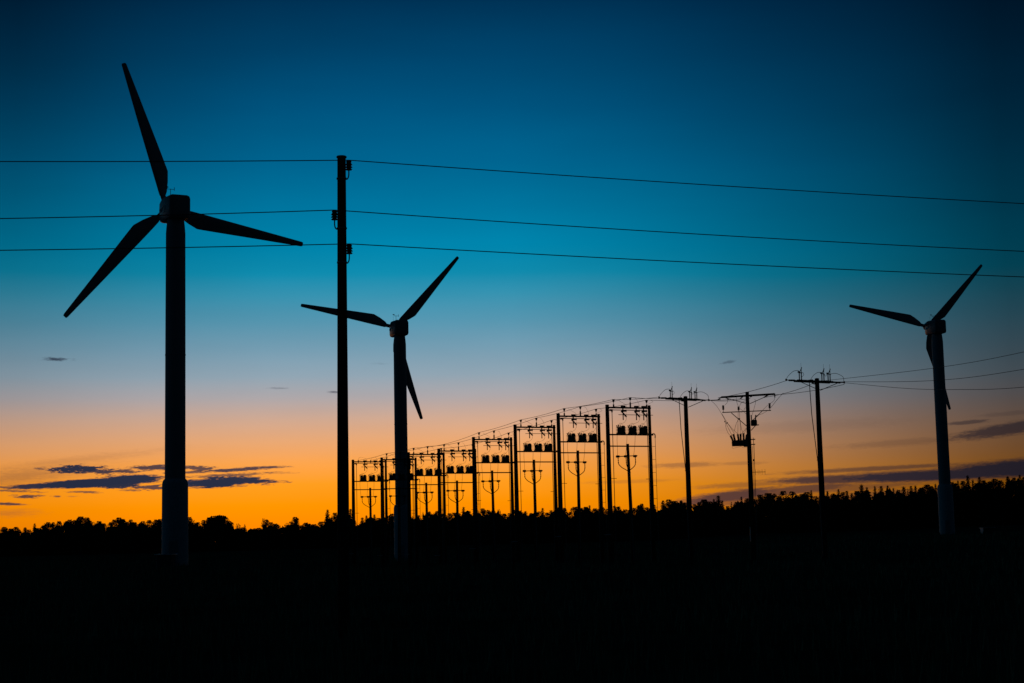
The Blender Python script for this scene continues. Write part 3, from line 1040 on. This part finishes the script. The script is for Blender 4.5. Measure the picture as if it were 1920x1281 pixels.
def broadleaf(seed, sparse=False):
    """unit tree: height 10, crown half width 2"""
    rnd = random.Random(seed)
    cr = MB()
    nb = 18 if sparse else 30
    for k in range(nb):
        t = rnd.random()
        zc = 3.2 + 5.9 * t ** .8
        env = 2.0 * math.sin(PI * min(1, (zc - 1.8) / 8.2) ** .9) ** .6 if zc < 9.9 else .4
        a = rnd.random() * 6.28
        rr = env * rnd.uniform(.15, .82)
        c = Vector((rr * math.cos(a), rr * math.sin(a), zc))
        br = rnd.uniform(.45, .9) * (.75 if sparse else 1) * (1.1 - .45 * t)
        for q in range(70 if sparse else 105):
            d = Vector((rnd.gauss(0, 1), rnd.gauss(0, 1), rnd.gauss(0, .8))).normalized() * br * rnd.random() ** .4 * (rnd.uniform(.8, 1.15) if rnd.random() > .1 else 1.35)
            leafquad(cr, c + d, rnd.uniform(.05, .14), rnd)
        for q in range(5):        # twigs that stick out
            d = Vector((rnd.gauss(0, 1), rnd.gauss(0, 1), rnd.gauss(0.5, .8))).normalized() * br * rnd.uniform(1.05, 1.35)
            leafquad(cr, c + d, rnd.uniform(.08, .15), rnd)
    for k in range(250 if sparse else 900):
        t = rnd.random() ** .6
        zc = 2.5 + 7.1 * t
        env = 1.75 * math.sin(PI * ((zc - 1.5) / 8.6) ** .9) ** .7
        a = rnd.random() * 6.28
        rr = env * rnd.random() ** .5
        leafquad(cr, Vector((rr * math.cos(a), rr * math.sin(a), zc)), rnd.uniform(.08, .2), rnd)
    tr = MB().tube([(0, 0, -.3), (.05, 0, 2.5), (-.05, .05, 6), (0, 0, 8.8)], [.2, .16, .1, .03], 8)
    for k in range(9):
        a = rnd.random() * 6.28
        z0 = rnd.uniform(2.5, 7)
        L = rnd.uniform(1.0, 1.7)
        tr.tube([(0, 0, z0), (L * .6 * math.cos(a), L * .6 * math.sin(a), z0 + .7 * L), (L * math.cos(a), L * math.sin(a), z0 + 1.3 * L)], [.07, .05, .02], 5)
    return tr, cr


def conifer(seed, sparse=False):
    """unit tree: height 10, half width 1.5"""
    rnd = random.Random(seed)
    cr = MB()
    z = 1.2
    while z < 9.8:
        f = (10 - z) / 8.8
        R_ = (1.5 * f ** .88 + .03) * rnd.uniform(.75, 1.15)
        nbr = 7 if not sparse else 5
        for k in range(nbr):
            a = 2 * PI * (k + rnd.random()) / nbr
            L = R_ * rnd.uniform(.7, 1.1)
            nq = max(4, int(L * 13))
            for q in range(nq):
                s = (q + rnd.random()) / nq
                droop = -.25 * s * L + .12 * (s * L) ** 2
                wd = .28 * (1 - s) + .06
                p = Vector((math.cos(a) * L * s + rnd.gauss(0, wd * .4), math.sin(a) * L * s + rnd.gauss(0, wd * .4), z + droop + rnd.gauss(0, .05)))
                leafquad(cr, p, rnd.uniform(.12, .26) * min(1, .42 + f * 1.5), rnd)
        z += rnd.uniform(.17, .26) * (1.35 if sparse else 1)
    for q in range(6):
        leafquad(cr, Vector((0, 0, 9.4 + q * .1)), .13 - .014 * q, rnd)
    tr = MB().tube([(0, 0, -.3), (0, 0, 5), (0, 0, 10.0)], [.17, .1, .02], 8)
    return tr, cr


protos = {}
for kind, fn, args, lm in (('b0', broadleaf, (1,), LEAF), ('b1', broadleaf, (2,), LEAF), ('b2', broadleaf, (3,), LEAF), ('b3', broadleaf, (4,), LEAF), ('b4', broadleaf, (9, True), LEAF),
                           ('s0', conifer, (5,), NEEDLE), ('s1', conifer, (6,), NEEDLE), ('s2', conifer, (8, True), NEEDLE)):
    tr, cr = fn(*args)
    protos[kind] = (tr, cr, lm)
made = {}
TREES = [(3, 998), (8, 987), (20, 990), (30, 987), (35, 992), (47, 988, 'p'), (54, 992), (65, 982, 's'), (73, 989), (82, 984), (90, 978), (100, 978, 'p'), (111, 976), (122, 976, 'p'),
         (131, 973), (140, 974), (148, 969), (152, 967, 'w'), (162, 969, 'w'), (168, 975), (176, 977, 'p'), (186, 976), (195, 980), (207, 978), (215, 973), (223, 969), (231, 972), (237, 977),
         (245, 973), (252, 978), (261, 981), (268, 976), (280, 974), (287, 983), (295, 973, 'w'), (300, 972), (318, 975), (338, 974), (355, 968), (362, 973, 'p'), (371, 978), (382, 974), (392, 969),
         (400, 966, 'w'), (412, 965, 'W'), (420, 966, 'w'), (430, 976), (446, 980, 'p'), (455, 988), (459, 983, 'n'), (469, 992), (478, 990), (485, 989), (494, 970, 'p'), (500, 973), (508, 978), (517, 981),
         (531, 988), (538, 979, 'p'), (546, 977), (553, 968), (557, 970, 'n'), (565, 984), (573, 979), (580, 981), (588, 982), (594, 986), (602, 977), (614, 956, 's'), (620, 970), (628, 960), (634, 966), (646, 962),
         (657, 955, 's'), (664, 976), (679, 971, 's'), (687, 967, 's'), (695, 969), (702, 965, 's'), (710, 970), (719, 969), (727, 966), (735, 962), (746, 962), (760, 963), (773, 966, 'p'), (784, 965), (793, 960, 'n'), (803, 958), (812, 963), (820, 957),
         (828, 962), (836, 965), (843, 961), (852, 960), (860, 961), (869, 951, 's'), (880, 957, 'p'), (893, 955), (905, 952), (915, 955), (925, 956), (935, 953, 'p'), (945, 962), (955, 961),
         (965, 955), (975, 956), (985, 959, 's'), (996, 961), (1004, 960), (1010, 958), (1017, 953, 's'), (1026, 960), (1033, 957, 's'), (1046, 950), (1058, 951), (1067, 958, 'p'), (1077, 949, 'w'), (1090, 951), (1098, 949), (1105, 948, 's'), (1115, 952),
         (1122, 953), (1130, 950), (1140, 953), (1152, 949, 's'), (1161, 950, 's'), (1172, 954), (1180, 955), (1190, 951), (1199, 946), (1203, 943), (1213, 950), (1220, 952), (1227, 947, 's'), (1243, 937, 'p'), (1254, 935, 'w'), (1265, 938, 'w'), (1277, 937, 'p'),
         (1284, 941), (1292, 950), (1302, 944), (1311, 940), (1320, 935, 'w'), (1330, 939, 'w'), (1338, 936, 's'), (1347, 930, 's'), (1354, 939, 's'), (1364, 948), (1371, 941, 'n'), (1381, 940), (1390, 932, 's'), (1400, 933), (1412, 934), (1425, 926, 'w'), (1437, 923), (1443, 923), (1452, 924), (1461, 929),
         (1468, 919, 'w'), (1477, 932), (1485, 920, 'w'), (1494, 927), (1502, 925), (1513, 921, 'w'), (1521, 920, 's'), (1529, 929), (1540, 926), (1551, 921, 's'), (1562, 924), (1572, 918, 's'), (1580, 921), (1588, 921, 's'), (1597, 925), (1606, 919), (1615, 909, 's'), (1625, 914, 's'), (1640, 912, 's'), (1652, 912, 's'), (1664, 911, 's'), (1675, 916),
         (1684, 917), (1694, 913, 's'), (1702, 916, 'n'), (1708, 912, 's'), (1716, 911), (1727, 913), (1738, 907, 'w'), (1746, 910), (1754, 908, 's'), (1764, 908), (1775, 906), (1785, 902), (1796, 902, 's'), (1805, 900), (1814, 892, 's'), (1824, 900), (1836, 895, 's'), (1844, 899), (1855, 901), (1865, 896, 'w'), (1876, 899), (1889, 894), (1901, 894), (1912, 891, 's'), (1920, 893)]
LM = [(0, 'left edge of the photo'), (327, 'largest turbine'), (642, 'near pole'), (753, 'middle turbine'), (889, 'fourth frame from the right'), (1050, 'second frame from the right'),
      (1144, 'nearest pole frame'), (1289, 'left switch pole'), (1408, 'cluttered pole'), (1539, 'right switch pole'), (1771, 'smallest turbine'), (1922, 'right edge of the photo')]


def tree_labels():
    xs_ = [t[0] for t in TREES]
    out = [None] * len(xs_)
    for a in range(len(LM) - 1):
        idx = [i for i, x in enumerate(xs_) if LM[a][0] <= x < LM[a + 1][0]]
        half = (len(idx) + 1) // 2
        for n, i in enumerate(idx):
            if n < half:
                rel = ordw[n] + (' from the ' if a == 0 else ' to the right of the ') + LM[a][1]
            else:
                n2 = len(idx) - 1 - n
                rel = ordw[n2] + (' from the ' if a == len(LM) - 2 else ' to the left of the ') + LM[a + 1][1]
            out[i] = rel
    return out


labels = tree_labels()
rnd = random.Random(3)
for i, q in enumerate(TREES):
    x, ty = q[0], q[1]
    code = q[2] if len(q) > 2 else ''
    D = rnd.uniform(505, 545)
    if code in ('', 'p', 'w', 'W'):
        D += 0
    if code == '' and x > 1530 and rnd.random() < .35:
        code = 's'
    if code == 's' or code == 'n':
        kind = rnd.choice(['s0', 's1']) if code == 's' else 's2'
    else:
        kind = 'b4' if code == 'p' and rnd.random() < .5 else rnd.choice(['b0', 'b1', 'b2', 'b3'])
    p = at(x, ty, D)
    z0 = gz(p.x, p.y)
    Ht = p.z - z0
    hs = Ht / 9.85
    wpx = {'': rnd.uniform(11, 15), 'p': 8.5, 'w': 18, 'W': 27, 's': rnd.uniform(13, 25), 'n': 12}[code]
    ws = wpx * D / F / (1.5 if kind[0] == 's' else 2.0)
    nm = 'spruce_tree' if kind[0] == 's' else 'broadleaf_tree'
    look = {'': 'round-topped leafy tree', 'p': 'narrow pointed leafy tree', 'w': 'broad leafy tree', 'W': 'very broad domed leafy tree', 's': 'pointed dark spruce', 'n': 'thin ragged spruce'}[code]
    t = bpy.data.objects.new(nm, None)
    C.objects.link(t)
    t.location = (p.x, p.y, z0)
    t.rotation_euler = (0, 0, rnd.random() * 6.28)
    t.scale = (ws, ws, hs)
    tag(t, look + ', ' + labels[i], 'tree', 'trees of the far wood')
    if kind not in made:
        tr, cr, lm_ = protos[kind]
        made[kind] = (tr.build('trunk', BARK, t), cr.build('crown', lm_, t, smooth=False))
    else:
        for src in made[kind]:
            c = src.copy()
            C.objects.link(c)
            c.parent = t

# thicket below and behind the skyline trees, one mass nobody could count
wd = MB()
rnd = random.Random(11)
import bisect
tx_ = [t[0] for t in TREES]


def skytop(x):
    i = min(max(bisect.bisect(tx_, x), 1), len(tx_) - 1)
    return max(TREES[i - 1][1], TREES[i][1])


for k in range(70000):
    x = rnd.uniform(-120, 2040) if k % 8 else rnd.uniform(-900, 2800)
    D = rnd.uniform(515, 585)
    ty = skytop(x)
    top = at(x, ty, D)
    z0 = gz(top.x, top.y)
    f = rnd.random()
    zz = z0 + (top.z - z0) * f * (.86 + .06 * math.sin(x * .11) + .05 * math.sin(x * .31))
    leafquad(wd, Vector((top.x, top.y, zz)), rnd.uniform(.6, 1.2) * (1.25 - .5 * f), rnd)
tag(wd.build('undergrowth', LEAF, smooth=False), label='dark mass of undergrowth filling the wood below the treetops', cat='undergrowth', kind='stuff')
